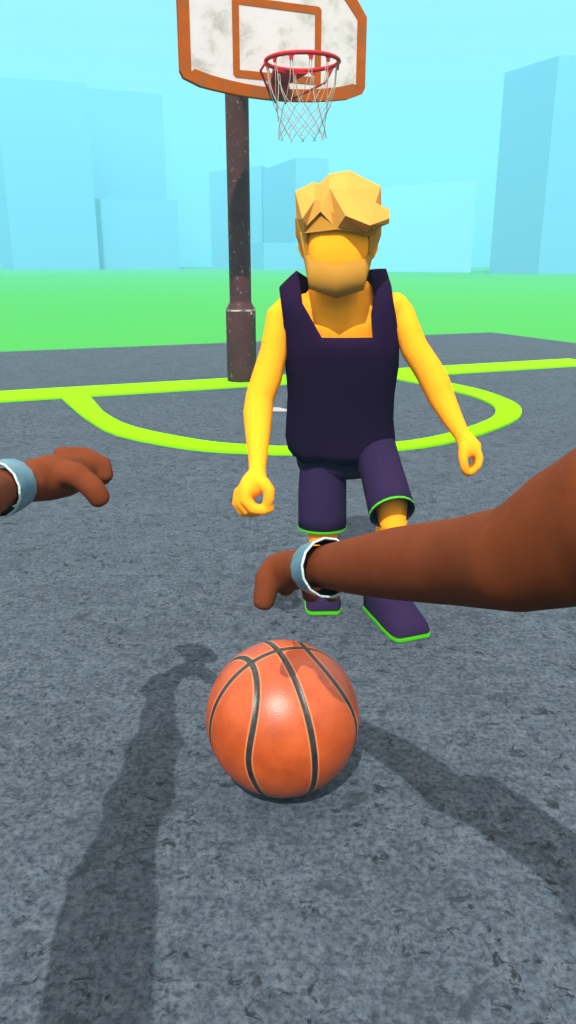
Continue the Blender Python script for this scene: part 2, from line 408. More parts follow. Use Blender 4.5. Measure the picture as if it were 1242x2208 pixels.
# net
bm = bmesh.new()
def netp(lv, k):   # level 0..1 down, angular index
    lv_r = [0.315, 0.302, 0.262, 0.228, 0.213, 0.210, 0.215]; lv_z = [-0.045, -0.18, -0.33, -0.405, -0.475, -0.54, -0.605]
    i = min(int(lv), 5); f = lv-i
    r_ = lv_r[i]*(1-f)+lv_r[i+1]*f; z = lv_z[i]*(1-f)+lv_z[i+1]*f
    a = 2*math.pi*(k+0.35)/NH
    j = random.uniform(-0.006, 0.006) if lv > 1 else 0
    return RC+U*((r_+j)*math.cos(a))+NN*((r_+j)*math.sin(a))+V((0, 0, z+j*1.2))
nodes = {}
for lv in (2, 3, 4, 5, 6):
    for k in range(NH): nodes[(lv, k)] = netp(lv, k+(0.5 if lv % 2 == 0 else 0.0))
def cord(a, b, r=0.0037, sag=0.0):
    mid = (a+b)/2+V((0, 0, -sag)); loft(bm, [(a, r), (mid, r), (b, r)], 5, V((0.3, 0.2, 1)), cap=False)
for k in range(NH):
    for s in (-1, 1):          # two strands from every hook
        a = netp(0, k+s*0.055); m1 = netp(1.0, k+s*0.10)
        tgt = nodes[(2, k if s > 0 else (k-1) % NH)]
        m2 = m1*0.45+tgt*0.55+ (RC-m1).normalized()*-0.004
        loft(bm, [(a, 0.0037), (m1, 0.0037), (m2, 0.0037), (tgt, 0.0037)], 5, V((0.3, 0.2, 1)), cap=False)
for lv in (2, 3, 4, 5):
    for k in range(NH):
        if lv % 2 == 0: nb = (k, (k+1) % NH)
        else: nb = (k, (k-1) % NH)
        for q in nb: cord(nodes[(lv, k)], nodes[(lv+1, q)], 0.0037, random.uniform(-0.006, 0.006))
    if lv in (2, 3, 4):
        for k in range(NH): bmesh.ops.create_icosphere(bm, subdivisions=1, radius=0.0075, matrix=Matrix.Translation(nodes[(lv, k)]))
for k in range(NH):
    p = nodes[(6, k)]
    for s in (-1, 1): cord(p, p+U*s*0.012+V((0, 0, -0.016)), 0.004)
finish('net', bm, M['net'], hoop, False)

# ------------------------------------------------------------------ basketball
BR = 0.210; BC = Wc(609.5, 1560, 2.115); BC.z = BR+0.002
m = M['ball'] = mat('orange_pebbled_leather', (0.30, 0.06, 0.012), 0.40, 0.45)
at = N(m, 'ShaderNodeAttribute'); at.attribute_name = 'seam'
c = objco(m); n1 = noise(m, c, 14, 5, 0.6)
col = ramp(m, n1, [(0.32, (0.27, 0.038, 0.003)), (0.5, (0.34, 0.050, 0.005)), (0.7, (0.40, 0.068, 0.009))])
lip = ramp(m, at.outputs['Fac'], [(0.0, (0, 0, 0)), (0.27, (0, 0, 0)), (0.33, (0.9,)*3), (0.47, (0, 0, 0))])
col = mixc(m, lip, col, (0.55, 0.16, 0.045))
sm = ramp(m, at.outputs['Fac'], [(0.0, (1, 1, 1)), (0.245, (1, 1, 1)), (0.29, (0, 0, 0))])
n2 = noise(m, c, 40, 3)
col = mixc(m, sm, col, ramp(m, n2, [(0.35, (0.005, 0.008, 0.009)), (0.7, (0.022, 0.027, 0.027))]))
L(m, col, bsdf(m).inputs['Base Color'])
vo = N(m, 'ShaderNodeTexVoronoi'); vo.inputs['Scale'].default_value = 330; L(m, c, vo.inputs['Vector']); bump(m, vo.outputs['Distance'], 0.22, 0.0012)
def ballhit(cx, cy):
    d = ray(400+cx/2.957, 1360+cy/2.957).normalized(); o = V((0, 0, HC)); oc = o-BC
    b = oc.dot(d); disc = b*b-(oc.dot(oc)-BR*BR)
    k = -b-math.sqrt(disc) if disc > 0 else -b
    return ((o+d*k)-BC).normalized()
P = ballhit(590, 125); A1 = ballhit(795, 620)
a_ = (A1-P*A1.dot(P)).normalized(); b_ = P.cross(a_)
bm = bmesh.new(); bmesh.ops.create_uvsphere(bm, u_segments=300, v_segments=150, radius=1)
lay = bm.verts.layers.float.new('seam')
for v in bm.verts:
    d = v.co.normalized(); x, y, z = d.dot(P), d.dot(a_), d.dot(b_)
    da = abs(math.asin(max(-1, min(1, z)))); db = abs(math.asin(max(-1, min(1, y))))
    off = math.asin(max(-1, min(1, z))); lam = math.atan2(y, x)
    dl = math.radians(34.5-12.5*math.cos(2*lam)); dd = math.radians(25*math.sin(2*lam))
    dc = abs(abs(off)-dl)/math.sqrt(1+(dd/max(0.3, math.cos(off)))**2)
    s = min(da, db, dc)
    v[lay] = min(1.0, s/0.138)
    g = 1-0.011*math.exp(-(s/0.026)**2)
    v.co = d*BR*g
me_o = finish('basketball', bm, M['ball'], None, True); me_o.location = BC
tag(me_o, 'orange basketball with black seams resting on the grey court in the foreground', 'basketball')

# ------------------------------------------------------------------ people: measuring helper for limbs
def st(px, py, Y, w, k=1.0):
    p = W(px, py, Y); r_ = w/2*zc_of(p)/FPX
    return (p, r_ if k == 1.0 else (r_, r_*k))
def sc(px, py, zc, w, k=1.0):
    p = Wc(px, py, zc); r_ = w/2*zc/FPX
    return (p, r_ if k == 1.0 else (r_, r_*k))

# ---- the yellow player
pl = thing('person', 'yellow-skinned blond bearded player in navy tank top and shorts striding towards the camera', 'person', (0.2, 2.95, 0))
bm = bmesh.new()
# torso, hips
loft(bm, [st(738, 990, 2.93, 150, 0.55), st(738, 960, 2.92, 186, 0.50), st(736, 880, 2.86, 196, 0.54), st(736, 800, 2.79, 206, 0.54), st(735, 730, 2.745, 214, 0.52),
          st(734, 690, 2.72, 210, 0.48), st(733, 660, 2.715, 196, 0.42), st(731, 636, 2.71, 160, 0.42), st(729, 615, 2.70, 128, 0.6)], 24, V((0, -1, 0)))
loft(bm, [st(731, 700, 2.72, 118, 0.8), st(729, 640, 2.70, 112, 0.9), st(727, 600, 2.66, 104), st(727, 560, 2.62, 100), st(727, 530, 2.61, 90)], 16)
# shoulders
loft(bm, [st(690, 668, 2.72, 84), st(640, 674, 2.745, 70), st(616, 682, 2.75, 56)], 12, domes=True)
loft(bm, [st(780, 664, 2.72, 84), st(830, 660, 2.745, 70), st(852, 668, 2.75, 56)], 12, domes=True)
# arm on the left of the photo
loft(bm, [st(624, 664, 2.755, 58), st(603, 684, 2.75, 60), st(596, 720, 2.735, 56), st(590, 760, 2.73, 60), st(576, 812, 2.72, 66), st(560, 858, 2.70, 62), st(556, 892, 2.675, 64),
          st(556, 940, 2.62, 54), st(556, 985, 2.565, 42), st(555, 1015, 2.53, 37), st(553, 1040, 2.50, 50, 0.8)], 16, domes=True)
# arm on the right of the photo
loft(bm, [st(848, 656, 2.755, 58), st(866, 676, 2.75, 56), st(876, 705, 2.73, 57), st(893, 750, 2.72, 60), st(922, 795, 2.71, 62), st(940, 828, 2.70, 63), st(952, 858, 2.69, 58),
          st(974, 900, 2.66, 46), st(996, 938, 2.63, 34), st(1006, 955, 2.615, 40, 0.8)], 16, domes=True)
def fingers(paths, w, Yo):
    for pth in paths:
        loft(bm, [st(x, y, Yo+dy, w*(1.0-0.07*i)) for i, (x, y, dy) in enumerate(pth)], 10, domes=True)
# left-of-photo fist: palm, four fingers one behind the other, thumb closing the ring
loft(bm, [st(553, 1032, 2.51, 52, 0.8), st(543, 1048, 2.50, 56, 0.75), st(528, 1066, 2.51, 40, 0.9)], 12, domes=True)
fingers([[(532, 1052, 0), (530, 1078, -0.01), (546, 1097, -0.015), (568, 1100, -0.01), (584, 1094, 0)],
         [(524, 1056, 0.02), (520, 1084, 0.015), (532, 1100, 0.01), (556, 1103, 0.02)],
         [(519, 1060, 0.042), (514, 1086, 0.04), (524, 1102, 0.035), (546, 1105, 0.04)],
         [(520, 1064, 0.062), (514, 1084, 0.064), (520, 1096, 0.06), (538, 1102, 0.06)]], 31, 2.485)
fingers([[(567, 1040, 0), (580, 1058, -0.01), (580, 1074, -0.012), (577, 1086, -0.008)]], 30, 2.485)
# right-of-photo fist
loft(bm, [st(1006, 950, 2.615, 40, 0.8), st(1015, 968, 2.61, 50, 0.7)], 12, domes=True)
fingers([[(1000, 962, 0), (998, 985, -0.01), (1001, 1006, -0.012), (1006, 1018, -0.005)]], 23, 2.60)
fingers([[(1026, 968, 0), (1034, 986, -0.005), (1031, 1004, -0.01), (1019, 1017, -0.005), (1010, 1021, 0)],
         [(1028, 972, 0.022), (1034, 988, 0.018), (1030, 1005, 0.015), (1018, 1018, 0.02), (1006, 1022, 0.02)],
         [(1026, 974, 0.042), (1032, 990, 0.040), (1028, 1006, 0.036), (1014, 1018, 0.04), (1002, 1020, 0.04)],
         [(1023, 976, 0.060), (1028, 990, 0.060), (1024, 1004, 0.056), (1010, 1015, 0.058), (1000, 1016, 0.058)]], 20, 2.60)
# legs
loft(bm, [st(700, 985, 2.93, 90), st(696, 1060, 2.89, 76), st(694, 1130, 2.87, 66), st(696, 1160, 2.87, 62), st(697, 1200, 2.95, 62), st(697, 1245, 3.01, 50), st(697, 1285, 3.04, 44), st(697, 1310, 3.04, 40)], 14, domes=True)
loft(bm, [st(800, 965, 2.90, 84), st(822, 1030, 2.78, 78), st(846, 1095, 2.66, 70), st(846, 1122, 2.65, 66), st(838, 1160, 2.71, 62), st(834, 1210, 2.79, 60), st(836, 1270, 2.86, 46), st(842, 1312, 2.88, 42)], 14, domes=True)
# head (faceless low-poly block as in the picture)
head_rows = [(436, 662, 796, 2.49, 2.75), (452, 654, 804, 2.475, 2.765), (480, 652, 806, 2.455, 2.765), (510, 655, 803, 2.440, 2.76), (540, 657, 801, 2.438, 2.75),
             (565, 660, 796, 2.442, 2.73), (590, 666, 788, 2.452, 2.70), (612, 676, 776, 2.466, 2.66), (628, 692, 758, 2.485, 2.62)]
rg = []
HD = 0.105                                  # head set back over the chest
for py, xl, xr, yf, yb in head_rows:
    yf += HD; yb += HD*0.5
    c = W((xl+xr)/2, py, 2.50+HD); hw = (xr-xl)/2*zc_of(c)/FPX; row = []
    for k in range(24):
        a = 2*math.pi*k/24; ca, sa = math.cos(a), math.sin(a)
        x = math.copysign(abs(ca)**0.45, ca)*hw; y = math.copysign(abs(sa)**0.5, sa)
        Y = (yf+yb)/2-y*(yb-yf)/2
        row.append(bm.verts.new((c.x+x, Y, c.z-0.0)))
    rg.append(row)
for a, b in zip(rg, rg[1:]):
    for k in range(24): bm.faces.new((a[k], a[(k+1) % 24], b[(k+1) % 24], b[k]))
bm.faces.new(rg[0]); bm.faces.new(rg[-1])
# ears
loft(bm, [(W(653, 512, 2.585+HD), (0.012, 0.03)), (W(650, 535, 2.58+HD), (0.013, 0.024)), (W(656, 552, 2.57+HD), (0.010, 0.016))], 10, domes=True)
loft(bm, [(W(806, 512, 2.585+HD), (0.012, 0.03)), (W(808, 535, 2.58+HD), (0.013, 0.024)), (W(802, 552, 2.57+HD), (0.010, 0.016))], 10, domes=True)
body = finish('body', bm, M['skin'], pl, True)
baked(body, [('REMESH', dict(mode='VOXEL', voxel_size=0.0055, use_smooth_shade=True)), ('SMOOTH', dict(factor=0.5, iterations=4)), ('DECIMATE', dict(ratio=0.10))])

def poly(bm, pts, faces):
    vs = {k: bm.verts.new(p) for k, p in pts.items()}
    for f in faces:
        try: bm.faces.new([vs[k] for k in f])
        except ValueError: pass
# hair
HP = {'A': (636, 412, 2.56), 'B': (677.4, 392, 2.55), 'C': (689, 397, 2.56), 'D': (710, 374.5, 2.56), 'E': (753, 367, 2.57), 'F': (821.5, 402, 2.57),
      'G': (809.4, 437, 2.49), 'H': (840, 451.4, 2.50), 'I': (840, 470.8, 2.475), 'J': (838.7, 482, 2.49), 'K': (797.2, 485.8, 2.345), 'L': (745, 465, 2.385),
      'M': (711.2, 405.7, 2.45), 'N': (747.5, 413.4, 2.445), 'O': (679, 430.8, 2.43), 'P': (691, 433.5, 2.455), 'Q': (651.9, 471.4, 2.40), 'R': (661.5, 486.8, 2.425),
      'S': (657.3, 502, 2.44), 'T': (691, 456.3, 2.43), 'U': (726.3, 493.4, 2.431), 'V': (789, 502.3, 2.437), 'W': (800, 507.5, 2.45), 'X': (639, 474, 2.55), 'Y': (641, 508, 2.58),
      'j': (820, 489, 2.52), 'z': (817, 522, 2.60), 's': (822, 445, 2.56), 'w': (805, 512, 2.50), 'y': (656, 506, 2.49)}
# back of the head (mirrored depth)
HB = {'a': (648, 418, 2.78), 'd': (705, 385, 2.82), 'f': (806, 400, 2.82), 'x': (648, 520, 2.77), 'v': (806, 520, 2.77), 'e': (735, 555, 2.76)}
WH = lambda x, y, d: W(x, y, d+HD)
pts = {k: WH(*v) for k, v in HP.items()}; pts.update({k: W(*v) for k, v in HB.items()})
faces = ['ABOQ', 'BCPO', 'CDMP', 'DENM', 'MNL', 'NEFG', 'NGKL', 'GHIK', 'MLU', 'MUTP', 'PTO', 'OTR', 'ORQ', 'QRS', 'LKVU', 'KIJ', 'KJjV', 'VjwW',
         'AQX', 'QSyX', 'XyY', 'GFs', 'GsH', 'HsjJ', 'HJI', 'FsjzvF'[:5], 'jwz', 'ABa', 'BCa', 'CDda', 'DEfd', 'EFf', 'AXYxa', 'Ffvz'[:3], 'sFvz'[:0]]
bm = bmesh.new(); poly(bm, pts, [f for f in faces if len(f) >= 3] + ['adfvex'[::1]])
# right side closing
bmesh.ops.triangulate(bm, faces=[f for f in bm.faces if len(f.verts) > 4])
hair = finish('hair', bm, M['hair'], pl, False)
# sideburns / underlayer cap following the skull
bm = bmesh.new()
for sgn, rows in ((1, [(640, 470, 2.545, 672, 470, 2.445), (641, 507, 2.56, 665, 504, 2.465), (646, 520, 2.56, 663, 520, 2.47), (657, 548, 2.53, 663.5, 548, 2.47)]),
                  (-1, [(820, 470, 2.545, 786, 470, 2.445), (818, 507, 2.56, 793, 504, 2.465), (813, 522, 2.56, 795, 520, 2.47), (801, 548, 2.53, 795, 548, 2.47)])):
    prev = None
    for (x0, y0, d0, x1, y1, d1) in rows:
        cur = [bm.verts.new(WH(x0, y0, d0)), bm.verts.new(WH((x0+x1)/2+(-2 if sgn > 0 else 2), (y0+y1)/2, (d0+d1)/2-0.012)), bm.verts.new(WH(x1, y1, d1-0.008))]
        if prev:
            for k in (0, 1): bm.faces.new((prev[k], prev[k+1], cur[k+1], cur[k]))
        prev = cur
# scalp patch above the brow
g = {k: bm.verts.new(WH(*v)) for k, v in {'a': (654, 504, 2.442), 'b': (657, 480, 2.440), 'c': (691, 446, 2.453), 'd': (727, 495, 2.432), 'e': (740, 470, 2.430), 'f': (803, 510, 2.440), 'g': (803, 480, 2.435)}.items()}
bm.faces.new((g['a'], g['b'], g['c'])); bm.faces.new((g['a'], g['c'], g['d'])); bm.faces.new((g['c'], g['e'], g['d'])); bm.faces.new((g['d'], g['e'], g['g'], g['f']))
o = finish('scalp_hair', bm, M['beard'], hair, False); md = o.modifiers.new('s', 'SOLIDIFY'); md.thickness = 0.006
# beard shell
bm = bmesh.new()
BI = [(664, 503, 2.475), (664, 544, 2.475), (673, 560, 2.445), (725, 572, 2.431), (781, 560, 2.445), (794, 544, 2.475), (794, 503, 2.475)]
BM_ = [(650, 500, 2.495), (660, 556, 2.462), (667, 603, 2.447), (725, 607, 2.426), (785, 604, 2.447), (798, 556, 2.462), (808, 500, 2.495)]
BB = [(646, 500, 2.56), (659, 562, 2.52), (669, 621, 2.455), (725, 641, 2.440), (782, 623, 2.455), (798, 562, 2.52), (812, 500, 2.56)]
BC2 = [(650, 505, 2.62), (662, 575, 2.62), (682, 618, 2.58), (725, 628, 2.57), (772, 618, 2.58), (795, 575, 2.62), (808, 505, 2.62)]
rows = [[bm.verts.new(WH(*p)) for p in q] for q in (BI, BM_, BB, BC2)]
for a, b in zip(rows, rows[1:]):
    for k in range(6): bm.faces.new((a[k], a[k+1], b[k+1], b[k]))
o = finish('beard', bm, M['beard'], pl, True)
md = o.modifiers.new('s', 'SOLIDIFY'); md.thickness = 0.005; md.offset = -1

# tank top
bm = bmesh.new()
rowsT = [(722, 614, 857, 2.745, .120), (745, 614, 858, 2.755, .124), (765, 615, 858, 2.765, .125), (790, 617, 857, 2.785, .126), (850, 622, 848, 2.825, .122), (900, 619, 846, 2.865, .122),
         (940, 617, 850, 2.90, .126), (965, 622, 850, 2.915, .128), (984, 634, 842, 2.925, .128)]
NT = 40; TR = []
for i, (py, xl, xr, Yc, dh) in enumerate(rowsT):
    c = W((xl+xr)/2, py, Yc); hw = (xr-xl)/2*zc_of(c)/FPX; row = []
    for k in range(NT):
        a = 2*math.pi*k/NT; ca, sa = math.cos(a), math.sin(a)
        z = c.z
        if i == len(rowsT)-1: z += 0.022*abs(math.sin(a*3.5+0.9))-0.010
        row.append(bm.verts.new((c.x+math.copysign(abs(ca)**0.85, ca)*hw, Yc-math.copysign(abs(sa)**0.85, sa)*dh, z)))
    TR.append(row)
for a, b in zip(TR, TR[1:]):
    for k in range(NT): bm.faces.new((a[k], a[(k+1) % NT], b[(k+1) % NT], b[k]))
def strap(ks_front, ks_back, inner, outer, bulge):
    """grows out of the ring: inner..outer stations over the shoulder and down to the back of the ring"""
    prev = [TR[0][k] for k in ks_front]; n = len(prev)
    for (pi, po, (by, bz)) in zip(inner, outer, bulge):
        a = W(*pi); b = W(*po); cur = []
        for j in range(n):
            t = j/(n-1); q = a.lerp(b, t); w_ = math.sin(math.pi*t)
            cur.append(bm.verts.new(q+V((0, by*w_, bz*w_))))
        for j in range(n-1): bm.faces.new((prev[j], prev[j+1], cur[j+1], cur[j]))
        prev = cur
    cur = [TR[0][k % NT] for k in ks_back]
    for j in range(n-1): bm.faces.new((prev[j], prev[j+1], cur[j+1], cur[j]))
bl = [(-0.018, 0), (-0.016, 0), (-0.010, 0.0), (0, 0.001), (0.008, 0.0), (0.015, 0), (0.015, 0)]
strap(list(range(12, 21)), list(range(28, 19, -1)),
      [(668, 682, 2.640), (652, 655, 2.650), (647, 612, 2.685), (640, 585, 2.765), (668, 603, 2.82), (672, 640, 2.86), (680, 690, 2.875)],
      [(612, 690, 2.685), (607, 655, 2.675), (603, 622, 2.70), (606, 617, 2.77), (622, 630, 2.82), (622, 660, 2.84), (617, 700, 2.80)], bl)
strap(list(range(7, -1, -1)), list(range(33, 41)),
      [(800, 680, 2.638), (806, 640, 2.652), (802, 610, 2.685), (797, 583, 2.755), (786, 590, 2.81), (788, 640, 2.86), (785, 690, 2.875)],
      [(853, 685, 2.685), (847, 650, 2.675), (843, 618, 2.70), (832, 581, 2.76), (828, 600, 2.82), (842, 650, 2.84), (852, 700, 2.80)], bl)
tank = finish('tank_top', bm, M['navy'], pl, True); md = tank.modifiers.new('s', 'SOLIDIFY'); md.thickness = 0.006; md.offset = 0

# shorts: hip block and two open leg tubes
bm = bmesh.new()
loft(bm, [st(740, 1022, 2.93, 150, 0.62), st(740, 1000, 2.93, 196, 0.6), st(738, 965, 2.925, 206, 0.55), st(738, 935, 2.91, 200, 0.5)], 24)
def leg_tube(S_, tang_end=None):
    P = [W(x, y, Y) for x, y, Y, w in S_]; R = [w/2*zc_of(p)/FPX for p, (x, y, Y, w) in zip(P, S_)]
    t = [(P[min(k+1, len(P)-1)]-P[max(k-1, 0)]).normalized() for k in range(len(P))]
    if tang_end is not None: t[-1] = tang_end
    rg = loft(bm, list(zip(P, R)), 20, V((0, -1, 0.2)), cap=False, tang=t)
    inner = loft(bm, [(P[-2], R[-2]*0.93), (P[-1], R[-1]*0.965)], 20, V((0, -1, 0.2)), cap=False, tang=[t[-2], t[-1]])
    for k in range(20): bm.faces.new((rg[-1][k], rg[-1][(k+1) % 20], inner[-1][(k+1) % 20], inner[-1][k]))
    return [v.co.copy() for v in rg[-1]], t[-1]
h1, t1 = leg_tube([(705, 965, 2.93, 84), (697, 1000, 2.925, 100), (695, 1060, 2.91, 104), (695, 1110, 2.90, 104), (695, 1138, 2.893, 104)], V((0, -0.06, -1)).normalized())
h2, t2 = leg_tube([(808, 935, 2.93, 70), (810, 965, 2.87, 88), (822, 1015, 2.76, 92), (838, 1075, 2.64, 98), (846, 1106, 2.585, 101)], V((0.18, -0.80, -0.55)).normalized())
shorts = finish('shorts', bm, M['navy'], pl, True, recalc=False)
shorts.data.materials[0] = M['shoe']
def trimring(pts, t, parent):
    bm = bmesh.new(); n = len(pts); c = sum(pts, V())/n
    pr = [(1.0005, -0.009), (1.012, -0.009), (1.012, -0.0008), (1.0005, -0.0008)]; rows = []
    for p in pts:
        rows.append([bm.verts.new(c+(p-c)*(s)+t*h) for s, h in pr])
    for k in range(n):
        a, b = rows[k], rows[(k+1) % n]
        for j in range(4): bm.faces.new((a[j], a[(j+1) % 4], b[(j+1) % 4], b[j]))
    return finish('hem_trim', bm, M['trim'], parent, False)
trimring(h1, t1, shorts); trimring(h2, t2, shorts)

# shoes
def shoe(toe, heel, width, hgt, name='shoe'):
    """toe, heel: ground points; wedge-shaped high shoe with green sole"""
    d = (heel-toe); ln = d.length; d.normalize(); s = V((-d.y, d.x, 0))
    prof = [(0.0, 0.74, 0.030), (0.03, 0.90, 0.055), (0.12, 1.0, 0.085), (0.35, 0.98, 0.115), (0.60, 0.88, 0.150), (0.80, 0.84, 0.19), (1.0, 0.76, 0.20)]
    bm = bmesh.new(); rows = []
    for t, w_, h_ in prof:
        c = toe+d*(t*ln); hw = width/2*w_; row = []
        for x, z in ((-1, 0.020), (-1.0, 0.45), (-0.66, 0.92), (0, 1.0), (0.66, 0.92), (1.0, 0.45), (1, 0.020)):
            row.append(bm.verts.new(c+s*(x*hw)+V((0, 0, max(0.02, z*h_*hgt) if z != 0.02 else 0.02))))
        rows.append(row)
    for a, b in zip(rows, rows[1:]):
        for k in range(6): bm.faces.new((a[k], a[k+1], b[k+1], b[k]))
    bm.faces.new(rows[0]); bm.faces.new(rows[-1])
    o = finish(name, bm, M['shoe'], pl, True)
    bm = bmesh.new(); lo = []; hi = []
    out = [(t, w_*1.05) for t, w_, _ in prof]
    poly_ = [toe+d*(t*ln-0.005 if t == 0 else t*ln)+s*(width/2*w_) for t, w_ in out]+[toe+d*(t*ln-0.005 if t == 0 else t*ln)-s*(width/2*w_) for t, w_ in out[::-1]]
    a = [bm.verts.new(V((p.x, p.y, 0.003))) for p in poly_]; b = [bm.verts.new(V((p.x, p.y, 0.014))) for p in poly_]
    bm.faces.new(a); bm.faces.new(b)
    for k in range(len(a)): bm.faces.new((a[k], a[(k+1) % len(a)], b[(k+1) % len(a)], b[k]))
    finish('sole', bm, M['trim'], o)
    return o
def G0(px, py): x, y = gx(px, py); return V((x, y, 0))
t = G0(699, 1326); shoe(t, t+V((-0.01, 0.30, 0)), 0.148, 1.0)
t = G0(893, 1380); shoe(t, t+V((-0.115, 0.30, 0)), 0.165, 1.0)

# ---- the viewer: arms reaching into the picture, body standing behind the camera
vw = thing('person', 'brown-skinned dribbling player seen from behind their own arms, pale blue wristbands on both wrists', 'person', (0, -0.35, 0))
bm = bmesh.new()
EL, ER = V((-0.575, 0.66, 0.95)), Wc(1118, 1203, 0.93)
SL, SR = V((-0.53, -0.2, 1.20)), V((0.56, -0.2, 1.38))
wl, wr = Wc(8, 1052, 1.60), Wc(700, 1222, 1.485)
# left arm
loft(bm, [(SL, 0.108), (SL.lerp(EL, 0.5), 0.108), (SL.lerp(EL, 0.88), 0.108), (EL, 0.106), (EL.lerp(Wc(-140, 1138, 1.21), 0.55), 0.100), (Wc(-152, 1138, 1.21), 0.090), (Wc(-64, 1078, 1.40), 0.060), (wl, 0.043), (Wc(60, 1040, 1.66), 0.045)], 16, domes=True)
# right arm
loft(bm, [(SR, 0.088), (V((0.50, 0.45, 1.24)), 0.086), sc(1350, 1098, 0.80, 372), sc(1242, 1152, 0.86, 312), sc(1180, 1180, 0.895, 272), sc(1118, 1203, 0.93, 236), sc(1000, 1211, 1.08, 194), sc(862, 1215, 1.25, 160), sc(770, 1220, 1.38, 126), (wr, 0.042), (Wc(655, 1222, 1.55), 0.042)], 20, domes=True)
# left hand: palm, thumb mass, fingers curling over
loft(bm, [sc(55, 1040, 1.66, 92, 0.8), sc(105, 1030, 1.70, 104, 0.75), sc(150, 1025, 1.74, 96, 0.7), sc(182, 1022, 1.78, 70, 0.7)], 14, domes=True)
def fc(path, w, tap=0.06):
    loft(bm, [sc(x, y, z, w*(1-tap*i)) for i, (x, y, z) in enumerate(path)], 10, domes=True)
fc([(118, 1016, 1.70), (168, 1024, 1.68), (202, 1054, 1.68), (216, 1076, 1.69)], 60)                       # thumb
fc([(130, 985, 1.77), (185, 984, 1.79), (224, 1004, 1.80), (228, 1028, 1.80)], 46)                         # index
fc([(128, 984, 1.81), (186, 986, 1.84), (222, 1008, 1.85), (222, 1034, 1.84)], 44)
fc([(126, 990, 1.85), (180, 992, 1.88), (212, 1014, 1.88), (210, 1040, 1.87)], 42)
fc([(124, 1000, 1.88), (168, 1004, 1.91), (196, 1024, 1.91), (196, 1048, 1.89)], 38)
# right hand: palm down, fingers pointing to the ball
loft(bm, [sc(655, 1222, 1.55, 84, 0.9), sc(625, 1230, 1.60, 96, 0.8), sc(598, 1236, 1.63, 88, 0.8)], 14, domes=True)
loft(bm, [sc(665, 1232, 1.62, 80, 0.9), sc(628, 1226, 1.68, 84, 0.9), sc(598, 1216, 1.70, 54, 0.9)], 14, domes=True)
fc([(592, 1224, 1.61), (575, 1248, 1.61), (572, 1280, 1.61), (568, 1300, 1.61)], 56, 0.04)                # index
fc([(625, 1240, 1.66), (616, 1262, 1.66), (616, 1272, 1.66)], 46)                                           # middle
fc([(660, 1240, 1.69), (670, 1268, 1.70), (671, 1286, 1.70)], 44, 0.03)                                     # ring
fc([(690, 1245, 1.72), (714, 1270, 1.74), (717, 1286, 1.74)], 40, 0.03)                                     # little
fc([(630, 1212, 1.70), (602, 1214, 1.76), (586, 1230, 1.79)], 38)                                           # thumb behind
# shoulders, torso and legs behind the camera
mid = (SL+SR)/2; mid = V((0, -0.35, 1.22))
loft(bm, [(SL, 0.10), (V((-0.25, -0.34, 1.20)), 0.12), (mid, 0.14), (V((0.25, -0.34, 1.30)), 0.12), (SR, 0.115)], 14, V((0, 0, 1)), domes=True)
loft(bm, [(V((0, -0.36, 1.24)), (0.17, 0.12)), (V((0, -0.40, 1.0)), (0.16, 0.11)), (V((0, -0.42, 0.8)), (0.16, 0.12))], 16, V((0, -1, 0)), domes=True)
for s in (-1, 1):
    loft(bm, [(V((s*0.09, -0.42, 0.82)), 0.085), (V((s*0.13, -0.36, 0.45)), 0.06), (V((s*0.14, -0.44, 0.10)), 0.042), (V((s*0.15, -0.42, 0.05)), 0.042), (V((s*0.16, -0.28, 0.042)), 0.04)], 12, V((0, -1, 0)), domes=True)
body2 = finish('body', bm, M['brown'], vw, True)
baked(body2, [('REMESH', dict(mode='VOXEL', voxel_size=0.0065, use_smooth_shade=True)), ('SMOOTH', dict(factor=0.5, iterations=4)), ('DECIMATE', dict(ratio=0.12))])

# wristbands
m = M['band'] = mat('woven_blue_band', (0.09, 0.17, 0.22), 0.45, 0.45)
c = objco(m)
wv = N(m, 'ShaderNodeTexWave'); wv.inputs['Scale'].default_value = 210; wv.inputs['Distortion'].default_value = 0.6; wv.bands_direction = 'DIAGONAL'; L(m, c, wv.inputs['Vector'])
n1 = noise(m, c, 26, 3)
col = ramp(m, n1, [(0.35, (0.012, 0.065, 0.120)), (0.65, (0.055, 0.135, 0.165))])
L(m, mixc(m, ramp(m, wv.outputs[0], [(0.3, (0.0,)*3), (0.8, (0.5,)*3)]), col, (0.16, 0.30, 0.34)), bsdf(m).inputs['Base Color']); bump(m, wv.outputs[0], 0.2, 0.001)
M['stitch'] = mat('pale_stitching', (0.28, 0.37, 0.37), 0.8, 0.2)
m = M['stitch']; c = objco(m); n1 = noise(m, c, 160, 2); L(m, ramp(m, n1, [(0.4, (0.26, 0.36, 0.37)), (0.6, (0.45, 0.52, 0.52))]), bsdf(m).inputs['Base Color'])
M['band_in'] = mat('dark_band_lining', (0.006, 0.007, 0.007), 0.9, 0.05)
